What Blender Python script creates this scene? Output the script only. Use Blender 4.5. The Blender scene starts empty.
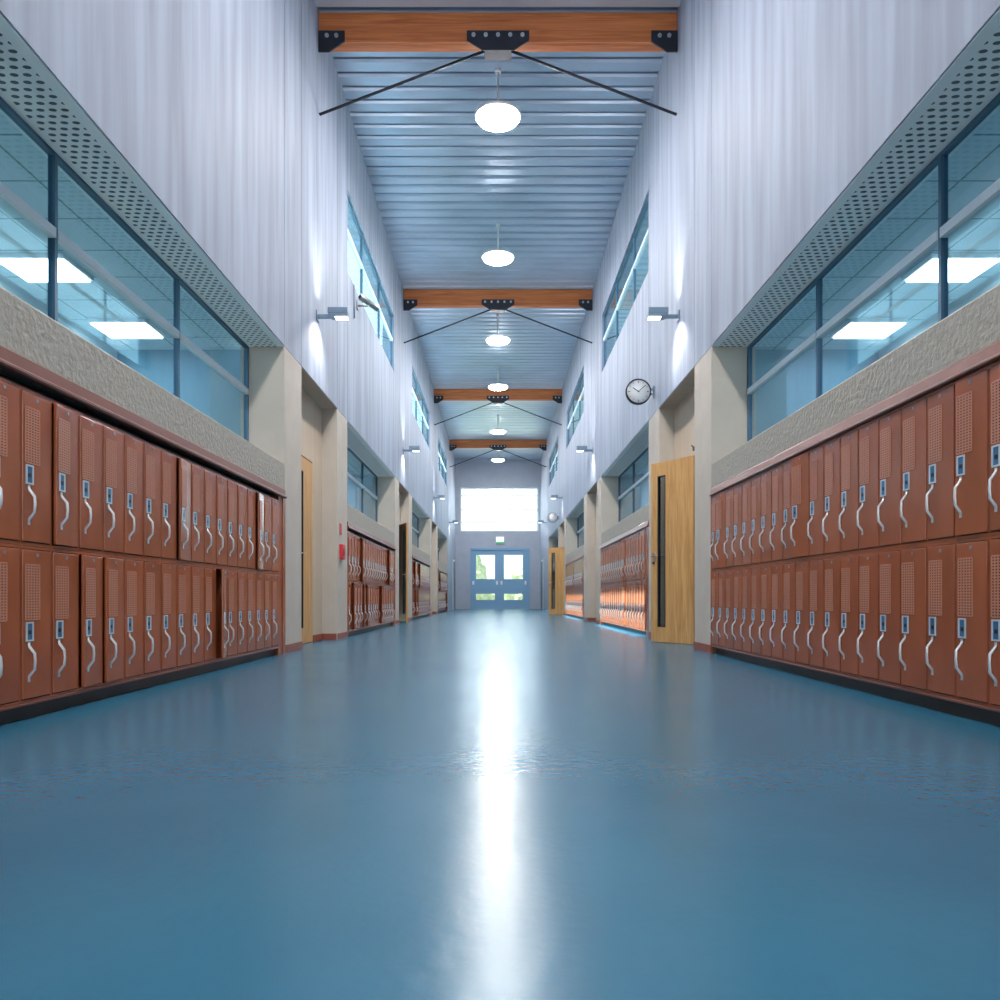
import bpy, bmesh, math, random
from mathutils import Vector, Matrix
random.seed(7)
sc = bpy.context.scene
C = bpy.context.collection
PI = math.pi

# ---------------------------------------------------------------- dimensions (metres)
W = 2.65            # half width of the hall at the wall faces
EYE = 0.69
ZC = EYE + 8.65     # ceiling
ZS = EYE + 3.13     # soffit / underside of the upper wall
END = 48.0          # end wall
BACK = -8.0
MOD = 10.22
P0 = 9.55           # first pier
BAY = 6.24
XW = 3.12           # low window plane
XD = 2.88           # recessed door plane

# ---------------------------------------------------------------- materials
def lin(r, g, b):
    f = lambda c: (c/255/12.92) if c/255 <= 0.04045 else ((c/255+0.055)/1.055)**2.4
    return (f(r), f(g), f(b), 1)

def newmat(name):
    m = bpy.data.materials.new(name); m.use_nodes = True
    nt = m.node_tree
    return m, nt, nt.nodes['Principled BSDF']

def mat(name, col, rough=0.5, metal=0.0, var=0.0, vscale=(4, 4, 4), bump=0.0, bscale=(40, 40, 40), detail=4, rvar=0.0, spec=0.5, coat=0.0, shuffle=False):
    m, nt, p = newmat(name)
    p.inputs['Base Color'].default_value = col
    p.inputs['Roughness'].default_value = rough
    p.inputs['Metallic'].default_value = metal
    p.inputs['Specular IOR Level'].default_value = spec
    p.inputs['Coat Weight'].default_value = coat
    p.inputs['Coat Roughness'].default_value = 0.12
    tc = nt.nodes.new('ShaderNodeTexCoord')
    def noise(scale):
        mp = nt.nodes.new('ShaderNodeMapping'); mp.inputs['Scale'].default_value = scale
        nt.links.new(tc.outputs['Object'], mp.inputs['Vector'])
        if shuffle:
            oi = nt.nodes.new('ShaderNodeObjectInfo'); ml = nt.nodes.new('ShaderNodeMath'); ml.operation = 'MULTIPLY'; ml.inputs[1].default_value = 87.0
            nt.links.new(oi.outputs['Random'], ml.inputs[0]); nt.links.new(ml.outputs[0], mp.inputs['Location'])
        n = nt.nodes.new('ShaderNodeTexNoise'); n.inputs['Scale'].default_value = 1; n.inputs['Detail'].default_value = detail
        nt.links.new(mp.outputs['Vector'], n.inputs['Vector'])
        return n
    if var > 0:
        n = noise(vscale)
        r = nt.nodes.new('ShaderNodeValToRGB')
        lo = tuple(c*(1-var) for c in col[:3])+(1,); hi = tuple(min(1, c*(1+var)) for c in col[:3])+(1,)
        r.color_ramp.elements[0].color = lo; r.color_ramp.elements[0].position = 0.3
        r.color_ramp.elements[1].color = hi; r.color_ramp.elements[1].position = 0.7
        nt.links.new(n.outputs['Fac'], r.inputs['Fac'])
        nt.links.new(r.outputs['Color'], p.inputs['Base Color'])
        if rvar > 0:
            mr = nt.nodes.new('ShaderNodeMapRange')
            mr.inputs['From Min'].default_value = 0.3; mr.inputs['From Max'].default_value = 0.7
            mr.inputs['To Min'].default_value = max(0.02, rough-rvar); mr.inputs['To Max'].default_value = rough+rvar
            nt.links.new(n.outputs['Fac'], mr.inputs['Value'])
            nt.links.new(mr.outputs['Result'], p.inputs['Roughness'])
    if bump > 0:
        n = noise(bscale)
        b = nt.nodes.new('ShaderNodeBump'); b.inputs['Strength'].default_value = bump; b.inputs['Distance'].default_value = 0.02
        nt.links.new(n.outputs['Fac'], b.inputs['Height'])
        nt.links.new(b.outputs['Normal'], p.inputs['Normal'])
    return m

def emit(name, col, s):
    m = bpy.data.materials.new(name); m.use_nodes = True
    nt = m.node_tree; nt.nodes.clear()
    e = nt.nodes.new('ShaderNodeEmission'); e.inputs['Color'].default_value = col; e.inputs['Strength'].default_value = s
    o = nt.nodes.new('ShaderNodeOutputMaterial'); nt.links.new(e.outputs[0], o.inputs[0])
    return m

def glass(name, tint, gloss=1.5, rough=0.02):
    m = bpy.data.materials.new(name); m.use_nodes = True
    nt = m.node_tree; nt.nodes.clear()
    t = nt.nodes.new('ShaderNodeBsdfTransparent'); t.inputs['Color'].default_value = tint
    g = nt.nodes.new('ShaderNodeBsdfGlossy'); g.inputs['Roughness'].default_value = rough
    f = nt.nodes.new('ShaderNodeFresnel')
    ge = nt.nodes.new('ShaderNodeNewGeometry'); ir = nt.nodes.new('ShaderNodeMix'); ir.data_type = 'FLOAT'
    ir.inputs['A'].default_value = gloss; ir.inputs['B'].default_value = 1/gloss   # a thin sheet: both faces reflect alike
    nt.links.new(ge.outputs['Backfacing'], ir.inputs['Factor']); nt.links.new(ir.outputs['Result'], f.inputs['IOR'])
    mx = nt.nodes.new('ShaderNodeMixShader'); o = nt.nodes.new('ShaderNodeOutputMaterial')
    nt.links.new(f.outputs[0], mx.inputs[0]); nt.links.new(t.outputs[0], mx.inputs[1]); nt.links.new(g.outputs[0], mx.inputs[2])
    nt.links.new(mx.outputs[0], o.inputs[0])
    return m

def wood(name, c1, c2, axis_scale=(14, 14, 0.9), rough=0.4):
    m, nt, p = newmat(name)
    tc = nt.nodes.new('ShaderNodeTexCoord'); mp = nt.nodes.new('ShaderNodeMapping')
    mp.inputs['Scale'].default_value = axis_scale
    nt.links.new(tc.outputs['Object'], mp.inputs['Vector'])
    n = nt.nodes.new('ShaderNodeTexNoise'); n.inputs['Scale'].default_value = 1.6; n.inputs['Detail'].default_value = 8
    n.inputs['Distortion'].default_value = 1.2
    nt.links.new(mp.outputs['Vector'], n.inputs['Vector'])
    r = nt.nodes.new('ShaderNodeValToRGB')
    r.color_ramp.elements[0].color = c1; r.color_ramp.elements[0].position = 0.32
    r.color_ramp.elements[1].color = c2; r.color_ramp.elements[1].position = 0.68
    nt.links.new(n.outputs['Fac'], r.inputs['Fac']); nt.links.new(r.outputs['Color'], p.inputs['Base Color'])
    p.inputs['Roughness'].default_value = rough
    return m

def grid_mat(name, base, line, pitch, width, axes=(0, 1), rough=0.7):
    """flat colour crossed by thin joints on the two given object axes (tiles, grids)"""
    m, nt, p = newmat(name)
    p.inputs['Roughness'].default_value = rough
    tc = nt.nodes.new('ShaderNodeTexCoord'); sx = nt.nodes.new('ShaderNodeSeparateXYZ')
    nt.links.new(tc.outputs['Object'], sx.inputs[0])
    outs = []
    for a in axes:
        md = nt.nodes.new('ShaderNodeMath'); md.operation = 'FLOORED_MODULO'; md.inputs[1].default_value = pitch
        nt.links.new(sx.outputs[a], md.inputs[0])
        lt = nt.nodes.new('ShaderNodeMath'); lt.operation = 'LESS_THAN'; lt.inputs[1].default_value = width
        nt.links.new(md.outputs[0], lt.inputs[0]); outs.append(lt)
    mxm = nt.nodes.new('ShaderNodeMath'); mxm.operation = 'MAXIMUM'
    nt.links.new(outs[0].outputs[0], mxm.inputs[0]); nt.links.new(outs[1].outputs[0], mxm.inputs[1])
    mx = nt.nodes.new('ShaderNodeMix'); mx.data_type = 'RGBA'
    mx.inputs['A'].default_value = base; mx.inputs['B'].default_value = line
    nt.links.new(mxm.outputs[0], mx.inputs['Factor']); nt.links.new(mx.outputs['Result'], p.inputs['Base Color'])
    return m

def perforated(name, base, hole):
    """metal sheet with staggered slots punched in it (object axes X and Y)"""
    m, nt, p = newmat(name)
    p.inputs['Roughness'].default_value = 0.45
    N = nt.nodes; L = nt.links
    def M(op, a, b=None):
        n = N.new('ShaderNodeMath'); n.operation = op
        for i, v in enumerate((a, b)):
            if v is None: continue
            if isinstance(v, (int, float)): n.inputs[i].default_value = v
            else: L.new(v, n.inputs[i])
        return n.outputs[0]
    tc = N.new('ShaderNodeTexCoord'); sx = N.new('ShaderNodeSeparateXYZ'); L.new(tc.outputs['Object'], sx.inputs[0])
    px, py = 0.078, 0.066
    row = M('FLOOR', M('DIVIDE', sx.outputs[1], py))
    odd = M('FLOORED_MODULO', row, 2.0)
    u = M('SUBTRACT', M('FLOORED_MODULO', M('ADD', sx.outputs[0], M('MULTIPLY', odd, px/2)), px), px/2)
    v = M('SUBTRACT', M('FLOORED_MODULO', sx.outputs[1], py), py/2)
    d = M('ADD', M('POWER', M('DIVIDE', M('ABSOLUTE', u), 0.025), 2.0), M('POWER', M('DIVIDE', M('ABSOLUTE', v), 0.016), 2.0))
    isf = M('LESS_THAN', d, 1.0)
    ax = M('ABSOLUTE', sx.outputs[0])
    inside = M('MULTIPLY', M('GREATER_THAN', ax, W+0.09), M('LESS_THAN', ax, 3.05))
    fac = M('MULTIPLY', isf, inside)
    mx = N.new('ShaderNodeMix'); mx.data_type = 'RGBA'; mx.inputs['A'].default_value = base; mx.inputs['B'].default_value = hole
    L.new(fac, mx.inputs['Factor']); L.new(mx.outputs['Result'], p.inputs['Base Color'])
    return m

def floor_mat():
    m, nt, p = newmat('blue_resin_floor')
    N = nt.nodes; L = nt.links
    tc = N.new('ShaderNodeTexCoord')
    def noise(scale, sc_, det=4):
        mp = N.new('ShaderNodeMapping'); mp.inputs['Scale'].default_value = scale
        L.new(tc.outputs['Object'], mp.inputs['Vector'])
        n = N.new('ShaderNodeTexNoise'); n.inputs['Scale'].default_value = sc_; n.inputs['Detail'].default_value = det
        L.new(mp.outputs['Vector'], n.inputs['Vector']); return n
    n1 = noise((1, 1, 1), 0.7, 3)
    r = N.new('ShaderNodeValToRGB')
    r.color_ramp.elements[0].color = (0.020, 0.112, 0.190, 1); r.color_ramp.elements[0].position = 0.3
    r.color_ramp.elements[1].color = (0.030, 0.145, 0.235, 1); r.color_ramp.elements[1].position = 0.72
    L.new(n1.outputs['Fac'], r.inputs['Fac']); L.new(r.outputs['Color'], p.inputs['Base Color'])
    n2 = noise((1, 1, 1), 0.9, 2)
    mr = N.new('ShaderNodeMapRange'); mr.inputs['From Min'].default_value = 0.3; mr.inputs['From Max'].default_value = 0.7
    mr.inputs['To Min'].default_value = 0.235; mr.inputs['To Max'].default_value = 0.265
    L.new(n2.outputs['Fac'], mr.inputs['Value']); L.new(mr.outputs['Result'], p.inputs['Roughness'])
    p.inputs['Specular IOR Level'].default_value = 0.45; p.inputs['Specular Tint'].default_value = (0.62, 0.86, 1.0, 1)
    n3 = noise((1, 1, 1), 20, 2)
    b = N.new('ShaderNodeBump'); b.inputs['Strength'].default_value = 0.11; b.inputs['Distance'].default_value = 0.012
    L.new(n3.outputs['Fac'], b.inputs['Height']); L.new(b.outputs['Normal'], p.inputs['Normal'])
    return m

M = {}
M['floor'] = floor_mat()
M['plaster'] = mat('blue_white_concrete', lin(143, 152, 170), 0.62, var=0.22, vscale=(5, 5, 0.35), bump=0.10, bscale=(9, 9, 0.8), detail=6, spec=0.35)
M['seam'] = mat('panel_joint', lin(95, 100, 112), 0.8)
M['pier'] = mat('beige_concrete', lin(191, 180, 168), 0.75, var=0.05, vscale=(3, 3, 3), bump=0.05, bscale=(60, 60, 60))
M['recess'] = mat('warm_beige_panel', lin(196, 176, 154), 0.7, var=0.05, vscale=(8, 8, 0.6))
M['stucco'] = mat('grey_stucco', lin(166, 160, 150), 0.9, var=0.09, vscale=(20, 20, 20), bump=0.75, bscale=(26, 26, 26), detail=6)
M['base'] = mat('red_brown_skirting', lin(140, 72, 54), 0.4)
M['soffit'] = perforated('perforated_metal', lin(243, 245, 245), lin(70, 84, 92))
M['deck'] = mat('galvanised_deck', lin(182, 196, 214), 0.38, metal=0.5, var=0.10, vscale=(0.8, 1.2, 1), rvar=0.06, detail=5)
M['frame'] = mat('pale_blue_aluminium', lin(226, 236, 242), 0.4)
M['frame_dark'] = mat('blue_steel', lin(70, 104, 128), 0.4, metal=0.3)
M['glass'] = glass('teal_glass', (0.77, 0.91, 0.98, 1), 1.35)
M['glass_high'] = glass('deep_teal_glass', (0.60, 0.75, 0.79, 1), 1.35)
M['glass_clear'] = glass('clear_glass', (0.92, 0.97, 0.97, 1), 1.3)
M['glass_door'] = glass('frosted_door_glass', (0.52, 0.56, 0.52, 1), 1.3, 0.1)
M['glass_smoke'] = glass('smoked_glass', (0.55, 0.60, 0.62, 1), 1.5)
M['room'] = mat('pale_blue_room_paint', lin(190, 214, 222), 0.8)
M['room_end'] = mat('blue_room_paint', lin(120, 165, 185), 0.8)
M['room_ceiling'] = grid_mat('room_ceiling_tiles', lin(206, 228, 236), lin(130, 160, 175), 0.6, 0.02)
M['tube'] = emit('fluorescent_diffuser', (1, 0.98, 0.95, 1), 16)
M['paint'] = mat('rust_brown_enamel', lin(154, 81, 50), 0.232, var=0.14, vscale=(5, 5, 2.2), bump=0.03, bscale=(6, 6, 3), detail=2, rvar=0.025, spec=0.45, shuffle=True)
M['paint_trim'] = mat('rust_brown_trim', lin(128, 74, 58), 0.34, var=0.08, vscale=(5, 5, 5), spec=0.4)
M['hole'] = mat('dark_cavity', lin(58, 34, 28), 0.8)
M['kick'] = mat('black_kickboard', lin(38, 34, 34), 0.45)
M['chrome'] = mat('satin_chrome', lin(226, 226, 226), 0.3, metal=0.7)
M['cup_frame'] = mat('pale_steel', lin(206, 216, 224), 0.35, metal=0.4)
M['punched'] = mat('rust_brown_lit_edges', lin(190, 122, 96), 0.35)  # lighter brown paints in the light caught along the vent bars
M['cup'] = mat('blue_steel_cup', lin(62, 114, 154), 0.3, metal=0.35)
M['tag'] = mat('grey_tag', lin(150, 140, 142), 0.35, metal=0.7)
M['oak'] = wood('oak_veneer', lin(186, 134, 78), lin(216, 170, 110))
M['dark_oak'] = wood('dark_brown_oak', lin(74, 50, 30), lin(98, 68, 42))  # darker brown than the oak of the other doors
M['oak_edge'] = mat('oak_edge', lin(196, 150, 92), 0.5)
M['glulam'] = wood('glulam', lin(168, 88, 44), lin(206, 122, 68), (0.6, 10, 12), 0.5)
M['iron'] = mat('black_iron', lin(48, 50, 60), 0.5, metal=0.6)
M['bolt'] = mat('zinc_bolt', lin(190, 194, 200), 0.35, metal=0.9)
M['lens'] = emit('lamp_lens', (1.0, 0.97, 0.94, 1), 230)
M['lens_small'] = emit('wall_lamp_lens', (1.0, 0.98, 0.95, 1), 5)
M['lamp_body'] = mat('white_lamp_enamel', lin(225, 225, 228), 0.35)
M['lamp_grey'] = mat('grey_blue_lamp_metal', lin(120, 140, 158), 0.4, metal=0.5)
M['steel'] = mat('stainless_steel', lin(185, 182, 175), 0.3, metal=0.9)
M['red'] = mat('red_plastic', lin(205, 40, 48), 0.4)
M['red_dark'] = mat('dark_red_plastic', lin(160, 26, 34), 0.4)
M['white'] = mat('white_enamel', lin(250, 251, 252), 0.5)
M['black'] = mat('black_paint', lin(28, 30, 36), 0.5)
M['end_door'] = mat('blue_door_paint', lin(128, 172, 206), 0.4)
M['end_wall'] = mat('grey_blue_plaster', lin(172, 180, 194), 0.7, var=0.05, vscale=(2, 2, 2))
M['side_door'] = mat('slate_door_paint', lin(84, 94, 106), 0.5)
M['exit_white'] = emit('exit_sign_face', (0.93, 1.0, 0.95, 1), 1.6)
M['exit_green'] = emit('exit_sign_green', (0.12, 0.62, 0.30, 1), 1.0)
M['grass'] = mat('grass', lin(150, 153, 140), 0.9, var=0.25, vscale=(2, 2, 2))
M['leaf'] = mat('hedge_leaves', lin(184, 194, 168), 0.8, var=0.3, vscale=(6, 6, 6))

# ---------------------------------------------------------------- mesh helper
class MB:
    def __init__(self): self.bm = bmesh.new()
    def _m(self, faces, mi):
        for f in faces: f.material_index = mi
    def box(self, x0, x1, y0, y1, z0, z1, mi=0, bev=0.0):
        x0, x1 = sorted((x0, x1)); y0, y1 = sorted((y0, y1)); z0, z1 = sorted((z0, z1))
        v = [self.bm.verts.new(p) for p in ((x0,y0,z0),(x1,y0,z0),(x1,y1,z0),(x0,y1,z0),(x0,y0,z1),(x1,y0,z1),(x1,y1,z1),(x0,y1,z1))]
        fs = [self.bm.faces.new([v[i] for i in q]) for q in ((3,2,1,0),(4,5,6,7),(0,1,5,4),(1,2,6,5),(2,3,7,6),(3,0,4,7))]
        self._m(fs, mi)
        if bev > 0:
            es = list({e for f in fs for e in f.edges})
            r = bmesh.ops.bevel(self.bm, geom=es, offset=bev, segments=2, affect='EDGES', profile=0.5)
            self._m(r['faces'], mi)
        return self
    def quad(self, pts, mi=0):
        f = self.bm.faces.new([self.bm.verts.new(p) for p in pts]); f.material_index = mi; return self
    def prism(self, prof, axis, a0, a1, mi=0):
        """extrude a 2D outline along axis 'x' (prof = y,z), 'y' (prof = x,z) or 'z' (prof = x,y)"""
        def P(p, a):
            return {'x': (a, p[0], p[1]), 'y': (p[0], a, p[1]), 'z': (p[0], p[1], a)}[axis]
        A = [self.bm.verts.new(P(p, a0)) for p in prof]; B = [self.bm.verts.new(P(p, a1)) for p in prof]
        n = len(prof); fs = [self.bm.faces.new(A), self.bm.faces.new(B[::-1])]
        for i in range(n): fs.append(self.bm.faces.new((A[i], B[i], B[(i+1) % n], A[(i+1) % n])))
        self._m(fs, mi); return self
    def tube(self, pts, r, seg=8, mi=0, smooth=True):
        pts = [Vector(p) for p in pts]; rings = []
        for i, p in enumerate(pts):
            d = (pts[min(i+1, len(pts)-1)] - pts[max(i-1, 0)]).normalized()
            a = d.cross(Vector((0.3, 0.2, 1))); 
            if a.length < 1e-3: a = d.cross(Vector((1, 0, 0)))
            a.normalize(); b = d.cross(a)
            rr = r[i] if isinstance(r, (list, tuple)) else r
            rings.append([self.bm.verts.new(p + rr*(math.cos(2*PI*k/seg)*a + math.sin(2*PI*k/seg)*b)) for k in range(seg)])
        fs = []
        for i in range(len(rings)-1):
            for k in range(seg):
                f = self.bm.faces.new((rings[i][k], rings[i][(k+1) % seg], rings[i+1][(k+1) % seg], rings[i+1][k])); f.smooth = smooth; fs.append(f)
        fs.append(self.bm.faces.new(rings[0][::-1])); fs.append(self.bm.faces.new(rings[-1]))
        self._m(fs, mi); return self
    def lathe(self, prof, seg=32, mi=0, center=(0, 0, 0), smooth=True):
        cx, cy, cz = center; rings = []
        for r, z in prof:
            rings.append([self.bm.verts.new((cx+max(r, 1e-4)*math.cos(2*PI*k/seg), cy+max(r, 1e-4)*math.sin(2*PI*k/seg), cz+z)) for k in range(seg)])
        fs = []
        for i in range(len(rings)-1):
            for k in range(seg):
                f = self.bm.faces.new((rings[i][k], rings[i][(k+1) % seg], rings[i+1][(k+1) % seg], rings[i+1][k])); f.smooth = smooth; fs.append(f)
        self._m(fs, mi); return self
    def mesh(self, name, mats):
        bmesh.ops.recalc_face_normals(self.bm, faces=self.bm.faces)
        me = bpy.data.meshes.new(name); self.bm.to_mesh(me); self.bm.free()
        for m in (mats if isinstance(mats, (list, tuple)) else [mats]): me.materials.append(M[m])
        return me
    def build(self, name, mats, parent=None, loc=None, rot=None):
        return link(name, self.mesh(name, mats), parent, loc, rot)

def link(name, me, parent=None, loc=None, rot=None):
    o = bpy.data.objects.new(name, me); C.objects.link(o)
    if parent: o.parent = parent
    if loc: o.location = loc
    if rot: o.rotation_euler = rot
    return o
def empty(name, loc=(0, 0, 0), rz=0):
    o = bpy.data.objects.new(name, None); C.objects.link(o); o.location = loc; o.rotation_euler = (0, 0, rz)
    o.empty_display_size = 0.1
    return o
def tag(o, label=None, cat=None, group=None, kind=None):
    if label: o['label'] = label
    if cat: o['category'] = cat
    if group: o['group'] = group
    if kind: o['kind'] = kind
    return o
def copy_tree(o, parent=None):
    kids = [k for k in KIDS.get(o.name, [])]
    c = o.copy(); C.objects.link(c); c.parent = parent
    KIDS[c.name] = [copy_tree(k, c) for k in kids]
    return c
KIDS = {}
def adopt(p, *kids): KIDS.setdefault(p.name, []).extend(kids)
ORD = ['zeroth', 'first', 'second', 'third', 'fourth', 'fifth', 'sixth', 'seventh', 'eighth', 'ninth', 'tenth', 'eleventh', 'twelfth', 'thirteenth',
       'fourteenth', 'fifteenth', 'sixteenth', 'seventeenth', 'eighteenth', 'nineteenth', 'twentieth', 'twenty-first']
SIDE = {-1: 'left', 1: 'right'}

# ---------------------------------------------------------------- setting: floor, ceiling, ground
tag(MB().box(-3.2, 3.2, BACK-0.3, END+0.3, -0.15, 0).build('floor', 'floor'), 'glossy blue resin floor running down the hall', 'floor', kind='structure')
tag(MB().box(-90, 90, -30, 160, -0.4, -0.16).build('ground', 'grass'), 'sunny grass outside the end doors', 'ground', kind='structure')

b = MB(); pitch = 0.345; prof = []
y = BACK-0.3
while y < END+0.3:
    prof += [(y, ZC+0.035), (y+0.03, ZC+0.005), (y+0.235, ZC), (y+0.237, ZC+0.34), (y+0.337, ZC+0.34), (y+0.339, ZC+0.035)]
    y += pitch
vs0 = [b.bm.verts.new((-3.46, p[0], p[1])) for p in prof]; vs1 = [b.bm.verts.new((4.35, p[0], p[1])) for p in prof]
for i in range(len(prof)-1): b.bm.faces.new((vs0[i], vs0[i+1], vs1[i+1], vs1[i]))
tag(b.build('ceiling', 'deck'), 'corrugated galvanised metal roof deck over the hall', 'ceiling', kind='structure')

# ---------------------------------------------------------------- side walls
doors_open = {}
wn = [0]; dn = [0]
def win_label(k): return ['nearest', 'second', 'third', 'farthest'][k+1]

def glazing(s, x, y0, y1, z0, z1, ys, zs, fr, th, mats, label):
    wn[0] += 1
    b = MB(); t = th/2
    hh = 0.018; hz = 0.034
    b.box(s*(x-t), s*(x+t), y0, y1, z0, z0+2*hh); b.box(s*(x-t), s*(x+t), y0, y1, z1-2*hh, z1)
    b.box(s*(x-t), s*(x+t), y0, y0+2*hh, z0+2*hh, z1-2*hh); b.box(s*(x-t), s*(x+t), y1-2*hh, y1, z0+2*hh, z1-2*hh)
    for yy in ys: b.box(s*(x-t), s*(x+t), yy-hh, yy+hh, z0+2*hh, z1-2*hh)
    e = [y0+2*hh] + [q for yy in ys for q in (yy-hh, yy+hh)] + [y1-2*hh]
    for zz in zs:
        for i in range(0, len(e), 2): b.box(s*(x-t-0.01), s*(x+t), e[i], e[i+1], zz-hz, zz+hz, 1)
    f = b.build('window_%d' % wn[0], [mats[0], mats[1]])
    tag(f, label, 'window', kind='structure')
    zz_ = [z0+2*hh] + [q for zz in zs for q in (zz-hz, zz+hz)] + [z1-2*hh]
    for i in range(0, len(e), 2):
        for j in range(0, len(zz_), 2):
            MB().box(s*(x-0.004), s*(x+0.004), e[i], e[i+1], zz_[j], zz_[j+1]).build('pane', mats[2], f)
    return f

def room(parent, s, y0, y1, x0, x1, zt):
    b = MB()
    X0, X1 = s*x0, s*x1
    b.quad([(X1, y0, 0), (X1, y1, 0), (X1, y1, zt), (X1, y0, zt)], 0)
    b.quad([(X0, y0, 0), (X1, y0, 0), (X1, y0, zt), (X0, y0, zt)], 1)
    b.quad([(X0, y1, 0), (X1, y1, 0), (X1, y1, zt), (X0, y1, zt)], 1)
    b.quad([(X0, y0, zt), (X1, y0, zt), (X1, y1, zt), (X0, y1, zt)], 2)
    b.build('side_room', ['room', 'room_end', 'room_ceiling'], parent)

for s in (-1, 1):
    sd = SIDE[s]
    # --- upper wall: one pale panel per pier, door bay and locker bay, with open joints
    edges = [BACK]
    for k in range(-1, 4):
        y = P0 + MOD*k
        if k >= 0: edges += [y, y+0.83, y+3.13, y+3.98]
        else: edges += [y+3.98]
    edges = sorted(e for e in edges if BACK <= e < 41) + [END]
    b = MB(); g = 0.009
    clere = []
    for y0, y1 in zip(edges[:-1], edges[1:]):
        if abs((y1-y0)-BAY) < 0.02 and y0 > 12:
            a0, a1 = y0+0.02, y1-0.13
            z0, z1 = EYE+5.76, EYE+7.2
            b.box(s*W, s*2.95, y0+g, y1-g, ZS, z0); b.box(s*W, s*2.95, y0+g, y1-g, z1, ZC+0.05)
            b.box(s*W, s*2.95, y0+g, a0, z0, z1); b.box(s*W, s*2.95, a1, y1-g, z0, z1)
            clere.append((a0, a1, z0, z1))
        else:
            b.box(s*W, s*2.95, y0+g, y1-g, ZS if y1 < 41 else 0, ZC+0.05)
        if y1 < END:
            b.box(s*(W+0.012), s*2.94, y1-g, y1+g, ZS, ZC+0.05, 1)
    wall = b.build('wall_%s' % sd, ['plaster', 'seam'])
    tag(wall, 'tall pale concrete wall panels along the %s side of the hall' % sd, 'wall', kind='structure')
    for i, (a0, a1, z0, z1) in enumerate(clere):
        d = (a1-a0)/3
        glazing(s, 2.72, a0, a1, z0, z1, [a0+d*0.87, a0+2*d*0.98], [EYE+6.58], 0.05, 0.05, ['frame_dark', 'frame', 'glass_high'],
                '%s high clerestory window on the %s wall' % (['nearest', 'middle', 'farthest'][i], sd))
    # --- lower wall
    MB().box(s*W, s*3.2, BACK, P0-BAY, 0, ZS).build('pier', 'pier', wall)
    MB().box(s*(W+0.012), s*3.2, BACK, P0-BAY, ZS-0.01, ZS+0.14).build('soffit', 'recess', wall)
    for k in range(-1, 4):
        py = P0 + MOD*k
        if k >= 0:
            if k < 3:
                for a, bb in ((py, py+0.83), (py+3.13, py+3.98)):
                    MB().box(s*W, s*3.2, a, bb, 0, ZS, bev=0.012).build('pier', 'pier', wall)
            if k < 3:
                # door recess
                o0 = py + (1.56 if s < 0 else 1.74); o1 = o0 + 0.93; oz = EYE+2.12
                rp = MB()
                rp.box(s*2.905, s*3.0, py+0.83, o0, 0, ZS); rp.box(s*2.905, s*3.0, o1, py+3.13, 0, ZS); rp.box(s*2.905, s*3.0, o0, o1, oz, ZS)
                rp.build('recess_panel', 'recess', wall)
                MB().box(s*(W+0.012), s*3.2, py+0.832, py+3.128, ZS-0.01, ZS+0.14).build('soffit', 'recess', wall)
                room(wall, s, py+0.83, py+3.13, 3.001, 4.6, 3.2)
                bb_ = MB()
                for a, c in ((py+0.84, o0-0.02), (o1+0.02, py+3.12)): bb_.box(s*2.89, s*2.904, a, c, 0, 0.105)
                for a, c in ((py, py+0.83), (py+3.13, py+3.98)):
                    bb_.box(s*(W-0.014), s*(W-0.001), a+0.01, c-0.005, 0, 0.105)
                bb_.box(s*(W+0.01), s*2.89, py+3.117, py+3.129, 0, 0.105)
                dn_name = 'baseboard_%s' % sd
                tag(bb_.build(dn_name, 'base'), 'red-brown baseboard around the %s %s doorway' % (['nearest', 'second', 'third'][k], sd), 'baseboard', kind='structure')
        if k == 3:
            MB().box(s*(W+0.012), s*3.2, py+0.002, py+0.3, 0, ZS).build('pier', 'pier', wall)
            continue
        # locker bay: window, sloping stucco sill, soffit, side room behind
        y0, y1 = py+3.98, py+MOD
        wt = 2.0 if s < 0 else 2.03
        st = MB()
        st.prism([(s*2.66, wt-0.02), (s*2.66, EYE+1.66), (s*3.08, EYE+1.93), (s*3.18, EYE+1.93), (s*3.18, wt-0.02)], 'y', y0, y1)
        st.build('sill', 'stucco', wall)
        MB().box(s*3.10, s*3.18, y0, y1, 0, wt-0.021).build('backing_wall', 'stucco', wall)
        MB().box(s*(W+0.012), s*3.2, y0+0.002, y1-0.002, ZS-0.01, ZS+0.14).build('soffit', 'soffit', wall)
        room(wall, s, y0-0.02, y1+0.55 if k < 0 else y1+0.5, 3.17, 5.0, EYE+3.26)
        ws = [y1-2.08*2, y1-2.08]
        glazing(s, XW, y0, y1, EYE+1.885, ZS, ws, [EYE+2.55], 0.06, 0.05, ['frame_dark', 'frame', 'glass'],
                '%s low window above the %s lockers' % (win_label(k), sd))

# classroom ceiling lights behind the low windows
def ceiling_light(x, y, label):
    r = empty('ceiling_light', (x, y, EYE+3.26))
    tag(r, label, 'ceiling light', 'fluorescent panels behind the low windows')
    b = MB(); b.box(-0.34, 0.34, -0.27, 0.27, -0.05, -0.005); f = b.build('housing', 'lamp_body', r)
    MB().box(-0.31, 0.31, -0.25, 0.25, -0.065, -0.051).build('diffuser', 'tube', r)
for s in (-1, 1):
    for k in range(-1, 2):
        y1 = P0+MOD*k+MOD
        for i, dy in enumerate((0.33, 2.02, 3.71)):
            if k > -1 and i > 1: continue
            ceiling_light(s*4.44, y1-dy, 'square fluorescent panel, %s from the far end of the %s %s side room' % (ORD[i+1], ['nearest', 'second', 'third'][k+1], SIDE[s]))

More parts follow.
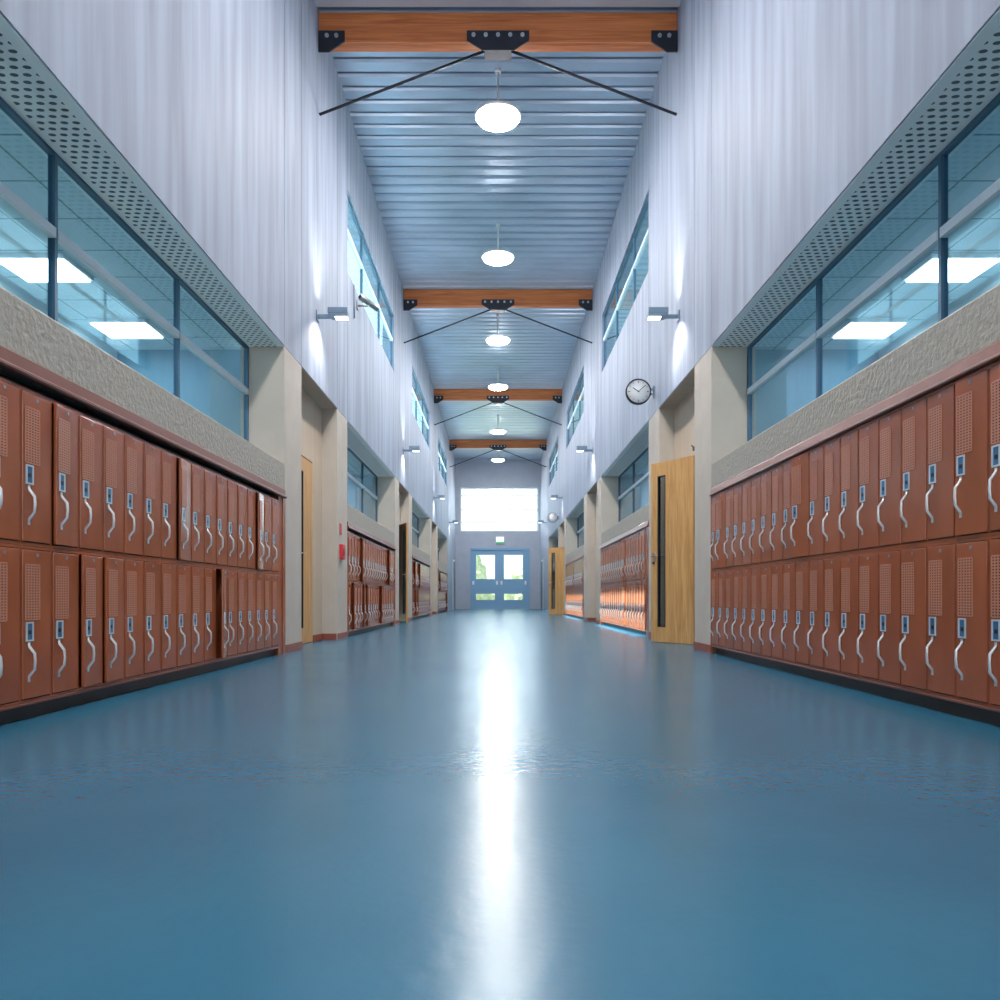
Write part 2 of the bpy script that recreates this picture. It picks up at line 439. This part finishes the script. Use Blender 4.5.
# ---------------------------------------------------------------- end wall, back wall
def px(x): return (x-498)*END/769
def pz(y): return EYE+(598-y)*END/769
wx0, wx1, wz0, wz1 = px(460.3), px(538.5), pz(531.5), pz(487.3)
dx0, dx1, dz1 = px(470.4), px(529.6), pz(547.8)
b = MB()
b.box(-2.94, dx0, END, END+0.3, 0, wz0); b.box(dx1, 2.94, END, END+0.3, 0, wz0)
b.box(dx0, dx1, END, END+0.3, dz1, wz0)
b.box(-2.94, wx0, END, END+0.3, wz0, wz1); b.box(wx1, 2.94, END, END+0.3, wz0, wz1)
b.box(-2.94, 2.94, END, END+0.3, wz1, ZC+0.05)
tag(b.build('wall_end', 'end_wall'), 'grey-blue end wall around the big window and double doors', 'wall', kind='structure')
b = MB()
b.box(-3.2, -2.4, BACK-0.3, BACK, 0, ZC+0.05); b.box(2.4, 3.2, BACK-0.3, BACK, 0, ZC+0.05)
b.box(-2.4, 2.4, BACK-0.3, BACK, 0, 1.0); b.box(-2.4, 2.4, BACK-0.3, BACK, 7.6, ZC+0.05)
tag(b.build('wall_back', 'plaster'), 'plain wall closing the hall at the near end', 'wall', kind='structure')

glz = MB(); wn[0] += 1  # unseen window added behind the viewer to bring in frontal daylight
for z in (1.03, 3.2, 5.4, 7.57): glz.box(-2.4, 2.4, BACK-0.2, BACK-0.12, z-0.03, z+0.03)
for x in (-2.37, -0.8, 0.8, 2.37):
    for z0, z1 in ((1.06, 3.17), (3.23, 5.37), (5.43, 7.54)): glz.box(x-0.03, x+0.03, BACK-0.2, BACK-0.12, z0, z1)
f = glz.build('window_%d' % wn[0], 'frame'); tag(f, 'added unseen window at the near end, for frontal daylight', 'window', kind='structure')
MB().box(-2.34, 2.34, BACK-0.165, BACK-0.155, 1.06, 7.54).build('pane', 'glass_clear', f)
# end window
wn[0] += 1
b = MB(); fx = 0.05
zs = [pz(522.5), pz(509.5), pz(495.5)]; xs = [px(486), px(513)]
b.box(wx0, wx1, END+0.1, END+0.18, wz0, wz0+2*fx); b.box(wx0, wx1, END+0.1, END+0.18, wz1-2*fx, wz1)
b.box(wx0, wx0+2*fx, END+0.1, END+0.18, wz0+2*fx, wz1-2*fx); b.box(wx1-2*fx, wx1, END+0.1, END+0.18, wz0+2*fx, wz1-2*fx)
for z in zs: b.box(wx0+2*fx, wx1-2*fx, END+0.1, END+0.18, z-0.045, z+0.045)
lv = [wz0+2*fx] + [q for z in zs for q in (z-0.045, z+0.045)] + [wz1-2*fx]
for x in xs:
    for i in range(0, len(lv), 2): b.box(x-0.02, x+0.02, END+0.11, END+0.17, lv[i], lv[i+1])
f = b.build('window_%d' % wn[0], 'frame')
tag(f, 'wide barred window glowing white high in the end wall', 'window', kind='structure')
cols = [wx0+2*fx] + [q for x in xs for q in (x-0.02, x+0.02)] + [wx1-2*fx]
for i in range(0, len(cols), 2):
    for j in range(0, len(lv), 2):
        MB().box(cols[i], cols[i+1], END+0.135, END+0.145, lv[j], lv[j+1]).build('pane', 'glass_clear', f)

# blue double doors in the end wall
dn[0] += 1
b = MB(); t = 0.14
lt = pz(550.2)
b.box(dx0, px(472), END-0.04, END+0.2, 0, dz1); b.box(px(528), dx1, END-0.04, END+0.2, 0, dz1); b.box(px(472), px(528), END-0.04, END+0.2, lt, dz1)
root = b.build('door_%d' % dn[0], 'end_door')
tag(root, 'blue glazed double doors in the end wall', 'door', kind='structure')
for a, c, p0, p1, hx, px2 in ((px(472.03), px(499.66), px(476), px(494.8), px(497), px(473.3)), (px(499.74), px(527.97), px(504), px(522.8), px(501.5), px(525.5))):
    b = MB(); q0, q1, q2, q3 = pz(599.8), pz(593.8), pz(579), pz(555)
    Y0, Y1 = END+0.03, END+0.1
    b.box(a, p0, Y0, Y1, 0.004, lt-0.004); b.box(p1, c, Y0, Y1, 0.004, lt-0.004)
    for z0, z1 in ((0.004, q0), (q1, q2), (q3, lt-0.004)): b.box(p0, p1, Y0, Y1, z0, z1)
    leaf = b.build('door_leaf', 'end_door', root)
    for z0, z1 in ((q0, q1), (q2, q3)): MB().box(p0, p1, END+0.06, END+0.07, z0, z1).build('glass_panel', 'glass_door', leaf)
    MB().box(hx-0.06, hx+0.06, END-0.02, END+0.03, pz(584.6), pz(581)).build('push_plate', 'white', leaf)
    MB().box(px2-0.06, px2+0.06, END, END+0.03, pz(584.6), pz(581)).build('hinge_plate', 'white', leaf)

MB().box(px(499.7)-0.05, px(499.7)+0.05, END+0.005, END+0.029, 0.004, lt-0.004).build('meeting_stile', 'end_door', root)
# slate side doors close to the end wall
for s in (-1, 1):
    dn[0] += 1
    b = MB(); b.box(s*(W-0.03), s*(W-0.001), 45.05, 46.7, 0, 2.95)
    d = b.build('door_%d' % dn[0], 'frame'); tag(d, 'narrow dark side door by the end wall on the %s' % SIDE[s], 'door', kind='structure')
    MB().box(s*(W-0.06), s*(W-0.031), 45.15, 46.6, 0.01, 2.85).build('door_leaf', 'side_door', d)

# exit sign
r = empty('exit_sign', (px(500), END, pz(543.5)))
tag(r, 'small lit white and green exit sign above the blue double doors', 'sign')
MB().box(-0.25, 0.25, -0.1, -0.002, 0, pz(537)-pz(543.5)).build('sign_box', 'white', r)
MB().box(-0.24, 0.24, -0.106, -0.101, 0.12, 0.40).build('sign_face', 'exit_white', r)
MB().box(-0.24, 0.24, -0.106, -0.101, 0.01, 0.115).build('green_band', 'exit_green', r)

# ---------------------------------------------------------------- wooden doors
def wooden_door(hinge, ang, free_dir, label, face='oak'):
    """leaf hangs along local +x from the hinge, corridor face on local -y"""
    dn[0] += 1
    L, H, T = 0.90, EYE+2.10, 0.045
    s0, s1, z0, z1 = L*0.65, L*0.84, 0.24, 2.58
    r = empty('door_%d' % dn[0], hinge, ang)
    tag(r, label, 'door', kind='structure')
    f = free_dir
    b = MB()
    B = lambda x0, x1, y0, y1, z0, z1, mi=0: b.box(x0, x1, y0*f, y1*f, z0, z1, mi)
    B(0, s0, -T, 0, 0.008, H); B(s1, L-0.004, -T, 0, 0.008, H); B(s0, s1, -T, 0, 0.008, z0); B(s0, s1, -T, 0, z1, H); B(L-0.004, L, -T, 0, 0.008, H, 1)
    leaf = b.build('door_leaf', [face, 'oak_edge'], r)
    b = MB(); t = 0.012
    for (a, c, d, e) in ((s0, s0+t, z0, z1), (s1-t, s1, z0, z1), (s0+t, s1-t, z0, z0+t), (s0+t, s1-t, z1-t, z1)):
        b.box(a, c, f*(-T-0.005), f*0.005, d, e)
    fr = b.build('glazing_bead', 'black', r)
    MB().box(s0+t, s1-t, f*(-T/2-0.004), f*(-T/2+0.004), z0+t, z1-t).build('glass_panel', 'glass_smoke', r)
    for side in (-1, 1):
        yy = f*(-T if side < 0 else 0.0); d = f*side
        b = MB()
        b.box(L-0.085, L-0.035, yy, yy+d*0.008, 1.20, 1.40)
        h = b.build('handle_plate', 'steel', r)
        b = MB(); b.tube([(L-0.06, yy+d*0.008, 1.345), (L-0.06, yy+d*0.06, 1.345), (L-0.20, yy+d*0.06, 1.345)], 0.011)
        b.build('lever', 'steel', h)
        b = MB(); b.lathe([(0.001, 0), (0.02, 0), (0.02, 0.01), (0.001, 0.01)], 16); m = b.mesh('lock', 'iron')
        link('lock', m, h, (L-0.06, yy+d*0.008, 1.24), (-PI/2*d, 0, 0))
    return r

# right doors: hinged on the near jamb; left doors: hinged on the far jamb
for k in range(3):
    py = P0 + MOD*k
    # left
    far = py+1.56+0.915
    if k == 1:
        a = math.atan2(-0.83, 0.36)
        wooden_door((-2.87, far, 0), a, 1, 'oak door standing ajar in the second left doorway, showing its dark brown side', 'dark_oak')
    else:
        wooden_door((-2.90, far, 0), -PI/2, 1, 'oak door with slot window, closed in the %s left doorway' % ['nearest', '', 'third'][k])
    near = py+1.755
    if k == 0:
        wooden_door((2.875, near, 0), math.atan2(0.77, -0.47), 1, 'big oak door standing ajar in the nearest right doorway')
    elif k == 2:
        wooden_door((2.87, near, 0), math.atan2(0.50, -0.75), 1, 'oak door opened wide in the third right doorway')
    else:
        wooden_door((2.90, near, 0), PI/2, 1, 'oak door with slot window, closed in the second right doorway')

# door closer arm above the big open door
r = empty('door_closer', (2.905, P0+1.62, EYE+2.16)); tag(r, 'small dark door closer over the big open oak door', 'door closer')
MB().box(-0.05, 0, -0.1, 0.12, 0, 0.05).build('closer_body', 'iron', r)
MB().tube([(-0.02, 0.1, 0.03), (-0.09, 0.02, 0.06)], 0.008).build('closer_arm', 'iron', r)

# ---------------------------------------------------------------- lockers
BUMP = {}
def locker_set(tagname, w, h, detail):
    """a locker: local x = width (seen from the front, left to right), front on -y, hinge on the right"""
    D = 0.38
    b = MB(); g = 0.001; sx = 0.009; tz = 0.018
    b.box(g, sx, 0, D, g, h-g); b.box(w-sx, w-g, 0, D, g, h-g)
    b.box(sx, w-sx, 0, D, g, tz); b.box(sx, w-sx, 0, D, h-tz, h-g); b.box(sx, w-sx, D-0.01, D, tz, h-tz, 1)
    body = b.mesh('locker', ['paint', 'hole'])
    root = link('locker', body)
    dw = w-2*sx-0.010; dh = h-2*tz-0.010
    b = MB(); b.box(-dw, 0, -0.010, 0.010, 0, dh, bev=0.004)
    door = link('door', b.mesh('locker_door', 'paint'), root, (w-sx-0.005, 0.003, tz+0.005))
    adopt(root, door)
    X = lambda t: -dw*(1-t); Z = lambda t: dh*t
    # latch cup
    b = MB(); x0, x1, z0, z1 = X(0.09), X(0.34), Z(0.385), Z(0.515); t = 0.009
    for (a, c, d, e) in ((x0, x0+t, z0, z1), (x1-t, x1, z0, z1), (x0+t, x1-t, z0, z0+t), (x0+t, x1-t, z1-t, z1)): b.box(a, c, -0.017, -0.0105, d, e)
    b.box(x0+t, x1-t, -0.0122, -0.0105, z0+t, z1-t, 1)
    xm = (x0+x1)/2
    b.box(xm-0.011, xm+0.011, -0.016, -0.0122, z0+0.04, z0+0.062, 2)
    latch = link('latch_plate', b.mesh('latch_plate', ['cup_frame', 'cup', 'iron']), door); adopt(door, latch)
    # handle
    b = MB(); hx = X(0.20); z0, z1 = Z(0.135), Z(0.365)
    b.tube([(hx, -0.009, z1), (hx, -0.013, z1-0.012), (hx, -0.043, z1-0.052), (hx, -0.046, (z0+z1)/2), (hx, -0.043, z0+0.052), (hx, -0.013, z0+0.012), (hx, -0.009, z0)], 0.0078, 8)
    b.box(hx-0.009, hx+0.009, -0.014, -0.010, z1-0.008, z1+0.012); b.box(hx-0.009, hx+0.009, -0.014, -0.010, z0-0.02, z0+0.008)
    handle = link('handle', b.mesh('handle', 'chrome'), door); adopt(door, handle)
    if detail:
        b = MB(); x0, x1, z0, z1 = X(0.08), X(0.56), Z(0.53), Z(0.90)
        b.box(x0, x1, -0.0115, -0.0105, z0, z1, 1)
        nx, nz = 6, 21
        for i in range(nx):
            xx = x0+(x1-x0)*i/(nx-1); b.box(xx-0.0052, xx+0.0052, -0.0145, -0.0115, z0, z1)
        for j in range(nz):
            zz = z0+(z1-z0)*j/(nz-1); b.box(x0, x1, -0.0142, -0.0115, zz-0.0042, zz+0.0042)
        vent = link('vent', b.mesh('vent', ['punched', 'hole']), door); adopt(door, vent)
        b = MB(); b.box(X(0.5)-0.011, X(0.5)+0.011, -0.0135, -0.0105, Z(0.955), Z(0.978), bev=0.001)
        plate = link('number_plate', b.mesh('number_plate', 'tag'), door); adopt(door, plate)
    return root

BANKS = ['nearest', 'second', 'third', 'farthest']
for s in (-1, 1):
    w, h = (0.2955, 0.885) if s < 0 else (0.2985, 0.925)
    protos = {}
    for k in range(-1, 3):
        if s > 0 and k == 2: pass
        y1 = P0+MOD*k+MOD
        yend = (y1-0.2635) if s < 0 else (y1-0.03)
        # surround: crown, posts, kickboard, plinth rail
        y0 = y1-BAY
        sr = empty('locker_surround', (s*W, y0, 0))
        tag(sr, 'rust-brown trim framing the %s locker bank on the %s' % (BANKS[k+1], SIDE[s]), 'locker trim', 'trim around the locker banks')
        L = BAY; top = 0.10+2*h
        o = 0.003
        b = MB()
        if s < 0:
            prof_ = [(0.012, 1.925), (-0.024, 1.925), (-0.033, 1.935), (-0.033, 1.948), (-0.024, 1.958), (-0.012, 1.960), (-0.010, 2.028), (-0.004, 2.035), (0.012, 2.035)]
        else:
            prof_ = [(0.012, top+0.002), (-0.022, top+0.002), (-0.030, top+0.010), (-0.028, top+0.022), (-0.016, top+0.030), (-0.006, top+0.09), (0.004, top+0.105), (0.012, top+0.105)]
        b.prism([(s*p[0], p[1]) for p in prof_], 'y', o, L-o)
        b.build('crown_moulding', 'paint_trim', sr)
        ya = yend - 20*w; 
        if s < 0:
            b = MB(); b.box(-0.0, -0.30, yend-y0+0.002, L-o, 0.0, 1.93, bev=0.004); b.box(0.012, -0.002, yend-y0+0.15, L-o, 0, 1.93, bev=0.004); b.build('end_post', 'paint', sr)
            b = MB(); b.box(-0.10, -0.38, o, yend-y0, 1.872, 1.93); b.build('gap_shade_board', 'kick', sr)  # black board put in for the shade under the crown
        else:
            b = MB(); b.box(0.012*-1, 0.03, L-0.029, L-o, 0, top, bev=0.004); b.build('end_post', 'paint', sr)
        if ya-y0 > 0.02:
            b = MB(); b.box(0, s*0.30, o, ya-y0-0.002, 0, top); b.build('end_post', 'paint', sr)
        b = MB(); b.box(s*0.055, s*0.36, ya-y0, yend-y0, 0, 0.0985); b.build('kickboard', 'kick', sr)
        b = MB(); b.box(s*-0.006, s*0.054, ya-y0, yend-y0, 0.086, 0.0995, bev=0.003); b.build('plinth_rail', 'paint_trim', sr)
        if s > 0 and k == 2: continue          # wholly hidden behind the open oak door
        detail = k <= 0
        if detail not in protos: protos[detail] = [locker_set('d', w, h, detail), False]
        for n in range(20):                    # n counts back from the far end of the bank
            for tier in (0, 1):
                P = protos[detail]
                if P[1]: o_ = copy_tree(P[0])
                else: o_ = P[0]; P[1] = True
                ynear = yend-(n+1)*w
                if s < 0: o_.location = (-W, ynear, 0.10+tier*h); o_.rotation_euler = (0, 0, PI/2)
                else: o_.location = (W, ynear+w, 0.10+tier*h); o_.rotation_euler = (0, 0, -PI/2)
                ajar = 0.0
                key = (s, k, tier, n)
                AJ = {(-1,-1,1,9): 6, (-1,-1,1,2): 7, (-1,-1,0,6): 13, (-1,-1,0,13): 4, (-1,-1,0,14): 5, (-1,-1,1,15): 4,
                      (1,-1,1,9): 9, (1,-1,1,17): 2, (1,-1,1,1): 6, (1,-1,0,15): 2,
                      (-1,0,1,15): 12, (-1,0,1,3): 14, (-1,0,0,18): 12, (-1,0,0,13): 11, (-1,0,0,14): 8, (-1,0,0,7): 14,
                      (-1,1,1,18): 14, (-1,1,1,13): 14, (-1,1,0,17): 12, (-1,1,0,14): 8, (-1,2,1,17): 14, (-1,2,0,2): 14,
                      (1,0,1,12): 6, (1,0,0,12): 6, (1,1,1,10): 5}
                ajar = AJ.get(key, 0)
                d = KIDS[o_.name][0]
                d.rotation_euler = (0, 0, math.radians(ajar + random.uniform(0, 0.35)))
                label = 'rust-brown %s locker%s, %s from the far end of the %s %s bank' % (['lower', 'upper'][tier], ' with door ajar' if ajar >= 4 else '', ORD[n+1], BANKS[k+1], SIDE[s])
                tag(o_, label, 'locker', '%s tier lockers in the %s %s bank' % (['lower', 'upper'][tier], BANKS[k+1], SIDE[s]))

# ---------------------------------------------------------------- roof beams
proto = None
for i, y in enumerate((1.3, 11.45, 21.65, 31.9, 42.1)):
    if proto is None:
        r = empty('roof_beam', (0, y, 0))
        z0, z1 = ZC-0.45, ZC-0.004
        tim = MB().box(-W+0.002, W-0.002, -0.10, 0.10, z0, z1, bev=0.01).build('timber', 'glulam', r)
        kids = [tim]
        b = MB(); b.prism([(-0.46, z0+0.16), (0.46, z0+0.16), (0.46, z0+0.02), (0.22, z0-0.13), (-0.22, z0-0.13), (-0.46, z0+0.02)], 'y', -0.125, -0.101)
        b.box(-0.2, 0.2, -0.101, 0.11, z0-0.12, z0-0.002)
        gp = b.build('gusset_plate', 'iron', r); kids.append(gp)
        for j in range(5):
            bt = MB().tube([(-0.36+0.18*j, -0.126, z0+0.09), (-0.36+0.18*j, -0.145, z0+0.09)], 0.03, 10).build('bolt', 'bolt', gp); adopt(gp, bt)
        for sg in (-1, 1):
            b = MB(); b.prism([(sg*(W-0.005), z0+0.16), (sg*(W-0.39), z0+0.16), (sg*(W-0.39), z0), (sg*(W-0.16), z0-0.15), (sg*(W-0.005), z0-0.15)], 'y', -0.125, -0.101)
            eb = b.build('end_bracket', 'iron', r); kids.append(eb)
            for j in (0.13, 0.27):
                bt = MB().tube([(sg*(W-j), -0.126, z0+0.08), (sg*(W-j), -0.145, z0+0.08)], 0.03, 10).build('bolt', 'bolt', eb); adopt(eb, bt)
            rd = MB().tube([(sg*0.2, -0.06, z0-0.10), (sg*(W-0.004), -0.06, EYE+7.16)], 0.02, 8).build('tie_rod', 'iron', r); kids.append(rd)
        adopt(r, *kids); proto = r
    else:
        r = copy_tree(proto); r.location.y = y
    lab = ['orange timber roof beam behind the viewer', 'orange timber roof beam above the nearest door recess', 'largest orange timber beam with tie rods, below the nearest lamps',
           'middle orange timber beam with tie rods, farther down the hall', 'farthest orange timber beam, close to the end wall'][i]
    tag(r, lab, 'roof beam', 'timber roof beams')

# ---------------------------------------------------------------- pendant lamps
proto = None
LAMPY = (-4.0, 2.2, 7.5, 12.6, 17.8, 23.5, 28.7, 36.4, 43.9)  # first four are added to keep the foreground lit
for i, y in enumerate(LAMPY):
    if proto is None:
        r = empty('pendant_lamp', (0, y, EYE+7.87))
        kids = []
        b = MB(); b.lathe([(0.001, 0.10), (0.09, 0.10), (0.11, 0.06), (0.37, 0.045), (0.385, 0.02), (0.37, 0.0), (0.34, 0.004)], 40); kids.append(b.build('lamp_shade', 'lamp_body', r))
        b = MB(); b.lathe([(0.345, 0.0), (0.33, -0.035), (0.24, -0.06), (0.12, -0.07), (0.001, -0.072)], 40); kids.append(b.build('lens', 'lens', r))
        kids.append(MB().tube([(0, 0, 0.10), (0, 0, 0.745)], 0.018, 8).build('rod', 'lamp_body', r))
        kids.append(MB().tube([(0, 0, 0.74), (0, 0, 0.78)], 0.05, 16).build('ceiling_rose', 'lamp_body', r))
        adopt(r, *kids); proto = r
    else:
        r = copy_tree(proto); r.location.y = y
    vis = i-4
    lab = ('round white pendant lamp, %s in the row from the near end' % ORD[vis+1]) if vis >= 0 else 'round white pendant lamp added %s the nearest beam' % ['far behind', 'just behind', 'in front of', 'just beyond'][i]
    tag(r, lab, 'pendant lamp', 'round pendant lamps along the ceiling')

# ---------------------------------------------------------------- wall lamps
def spot(loc, target, power, ang, blend, col=(1, 0.97, 0.95), size=0.04):
    l = bpy.data.lights.new('wall_lamp_light', 'SPOT'); l.energy = power; l.spot_size = math.radians(ang); l.spot_blend = blend; l.color = col; l.shadow_soft_size = size
    o = bpy.data.objects.new('wall_lamp_light', l); C.objects.link(o); o.location = loc
    o.rotation_euler = (Vector(target)-Vector(loc)).to_track_quat('-Z', 'Y').to_euler()
    return o
for s in (-1, 1):
    for k in range(4):
        y = P0+MOD*k+1.72; z = EYE+4.13
        r = empty('wall_lamp', (s*W, y, z))
        tag(r, 'grey wall lamp on an arm, %s from the near end of the %s wall' % (ORD[k+1], SIDE[s]), 'wall lamp', 'wall lamps on the upper walls')
        b = MB(); b.box(-s*0.001, -s*0.015, -0.07, 0.07, -0.07, 0.07); b.build('wall_plate', 'lamp_grey', r)
        MB().box(-s*0.015, -s*0.2, -0.03, 0.03, -0.03, 0.02, bev=0.004).build('arm', 'lamp_grey', r)
        b = MB(); b.box(-s*0.17, -s*0.46, -0.085, 0.085, 0.021, 0.105, bev=0.006); b.box(-s*0.2, -s*0.46, -0.085, 0.085, -0.025, 0.02)
        b.build('lamp_head', 'lamp_grey', r)
        MB().box(-s*0.27, -s*0.45, -0.065, 0.065, -0.034, -0.026).build('lens', 'lens_small', r)
        a = spot((s*(W-0.30), y, z-0.07), (s*(W+0.10), y, z-1.0), 85, 125, 1.0)
        c = spot((s*(W-0.30), y, z+0.14), (s*(W+0.05), y, z+1.0), 26, 105, 1.0)
        e = spot((s*(W-0.34), y, z+0.15), (s*(W-1.6), y, z+4), 110, 125, 0.9)  # extra wide beam added to brighten the ceiling
        for q in (a, c, e): q.parent = r; q.location = q.location - r.location

# ---------------------------------------------------------------- clocks
def clock(y, label):
    r = empty('wall_clock', (W-0.27, y, EYE+3.50)); tag(r, label, 'clock', 'round double-faced wall clocks')
    R = 0.215
    b = MB(); b.lathe([(R-0.02, -0.045), (R, -0.04), (R, 0.04), (R-0.02, 0.045), (R-0.02, 0.03), (R-0.02, -0.03), (R-0.02, -0.045)], 48)
    m = b.mesh('rim', 'iron'); link('rim', m, r, None, (PI/2, 0, 0))
    b = MB(); b.lathe([(0.001, -0.03), (R-0.021, -0.03), (R-0.021, 0.03), (0.001, 0.03)], 48); link('dial', b.mesh('dial', 'white'), r, None, (PI/2, 0, 0))
    for f in (-1, 1):
        b = MB()
        for q in range(12):
            a = q*PI/6; r0 = R*(0.66 if q % 3 == 0 else 0.72); r1 = R*0.82; t = 0.005 if q % 3 == 0 else 0.003
            dx, dz = math.sin(a), math.cos(a); n = (dz*t, -dx*t)
            pts = [(dx*r0-n[0], dz*r0-n[1]), (dx*r0+n[0], dz*r0+n[1]), (dx*r1+n[0], dz*r1+n[1]), (dx*r1-n[0], dz*r1-n[1])]
            b.prism([(p[0]*(-f), p[1]) for p in pts], 'y', f*0.0305, f*0.033)
        b.build('hour_marks', 'iron', r)
        for nm, a, ln, t, yy in (('hour_hand', math.radians(304), R*0.52, 0.006, 0.034), ('minute_hand', math.radians(49), R*0.78, 0.0045, 0.036)):
            dx, dz = math.sin(a), math.cos(a); n = (dz*t, -dx*t); k0 = -0.02
            pts = [(dx*k0-n[0], dz*k0-n[1]), (dx*k0+n[0], dz*k0+n[1]), (dx*ln+n[0], dz*ln+n[1]), (dx*ln-n[0], dz*ln-n[1])]
            MB().prism([(p[0]*(-f), p[1]) for p in pts], 'y', f*yy, f*(yy+0.0015)).build(nm, 'black', r)
    b = MB(); b.box(R-0.003, 0.26, -0.02, 0.02, 0.03, 0.055); b.box(R-0.003, 0.26, -0.02, 0.02, -0.055, -0.03); b.box(0.245, 0.269, -0.05, 0.05, -0.09, 0.09, bev=0.003)
    b.build('bracket', 'lamp_grey', r)
clock(13.06, 'large round clock on a bracket beside the big open oak door')
clock(33.5, 'small far round clock near the end wall')

# ---------------------------------------------------------------- security camera on the left wall
r = empty('security_camera', (-W, 14.45, EYE+5.49)); tag(r, 'stainless bullet security camera on the left wall by the high window', 'security camera')
b = MB(); b.box(0.001, 0.02, -0.06, 0.06, -0.07, 0.07, bev=0.004); b.build('mount_plate', 'steel', r)
MB().tube([(0.02, 0, 0), (0.20, 0.02, 0.0), (0.22, 0.03, 0.05)], 0.016, 10).build('bracket', 'steel', r)
p0 = Vector((0.08, -0.12, 0.13)); p1 = Vector((0.36, 0.22, 0.02)); d = (p1-p0).normalized()
MB().tube([p0, p0+d*0.01, p1-d*0.01, p1], [0.05, 0.058, 0.058, 0.05], 20).build('housing', 'steel', r)
MB().tube([p0-d*0.006, p0-d*0.001], 0.04, 20).build('rear_cap', 'iron', r)
MB().tube([p1+d*0.001, p1+d*0.006], 0.04, 20).build('lens', 'black', r)
MB().tube([(0.012, -0.35, 0.25), (0.012, -0.33, -0.35)], 0.01, 8).build('conduit', 'lamp_grey', r)

# ---------------------------------------------------------------- fire call point on the left pier
r = empty('fire_alarm', (-W-0.001, 12.95, EYE+0.65)); tag(r, 'red fire alarm box mounted on the left pier', 'fire alarm')
b = MB(); b.box(-0.002, 0.06, -0.11, 0.11, 0, 0.25, bev=0.01); b.build('housing', 'red', r)
b = MB(); b.box(0.061, 0.07, -0.05, 0.05, 0.07, 0.17, bev=0.003); b.build('call_button', 'red_dark', r)
r = MB().box(-W+0.001, -W+0.012, 12.86, 13.02, EYE+1.07, EYE+1.25).build('fire_sign', 'red'); tag(r, 'small red sign above the fire alarm on the left pier', 'sign')

# ---------------------------------------------------------------- greenery beyond the end doors
def hedge(x, y, w, h, label):
    b = MB(); rng = random.Random(int(x*10)+5)
    bmesh.ops.create_icosphere(b.bm, subdivisions=4, radius=1)
    for v in b.bm.verts:
        n = v.co.normalized(); k = 1+0.16*math.sin(7*n.x+3*n.z+x)+0.10*math.sin(17*n.y+13*n.z)+rng.uniform(-0.06, 0.06)
        v.co = Vector((n.x*w*k, n.y*w*0.7*k, max(n.z, -0.75)*h*k))
    o = b.build('shrub', 'leaf', None, (x, y, -0.16+h*0.75)); tag(o, label, 'shrub', 'shrubs outside the end doors')
hedge(-2.6, 60, 2.0, 2.6, 'pale green shrub seen through the left leaf of the end doors')
hedge(2.9, 66, 2.2, 2.0, 'yellow-green shrub seen through the right leaf of the end doors')
hedge(-0.4, 78, 2.4, 1.6, 'distant shrub between the two end door leaves')

# ---------------------------------------------------------------- light
w = bpy.data.worlds.new('sky'); sc.world = w; w.use_nodes = True
bg = w.node_tree.nodes['Background']; bg.inputs['Color'].default_value = (0.80, 0.91, 1.0, 1); bg.inputs['Strength'].default_value = 6.0
sl = bpy.data.lights.new('sun', 'SUN'); sl.energy = 48; sl.angle = math.radians(0.6); sl.color = (1, 0.92, 0.84)
so = bpy.data.objects.new('sun', sl); C.objects.link(so); so.location = (-30, 20, 40)
so.rotation_euler = Vector((1, 0.05, -1.27)).to_track_quat('-Z', 'Y').to_euler()

# ---------------------------------------------------------------- camera
cam = bpy.data.cameras.new('camera'); co = bpy.data.objects.new('camera', cam); C.objects.link(co)
co.location = (0, 0, EYE); co.rotation_euler = (PI/2, 0, 0)
cam.sensor_width = 36; cam.lens = 769*36/1000; cam.shift_x = 0.002; cam.shift_y = 0.098; cam.clip_end = 400
sc.camera = co
sc.view_settings.view_transform = 'Standard'; sc.view_settings.look = 'None'; sc.view_settings.gamma = 1
sc.view_settings.use_curve_mapping = False
sc.view_settings.exposure = 0.0
sc.cycles.sample_clamp_indirect = 6
sc.cycles.max_bounces = 10; sc.cycles.diffuse_bounces = 5; sc.cycles.transparent_max_bounces = 12
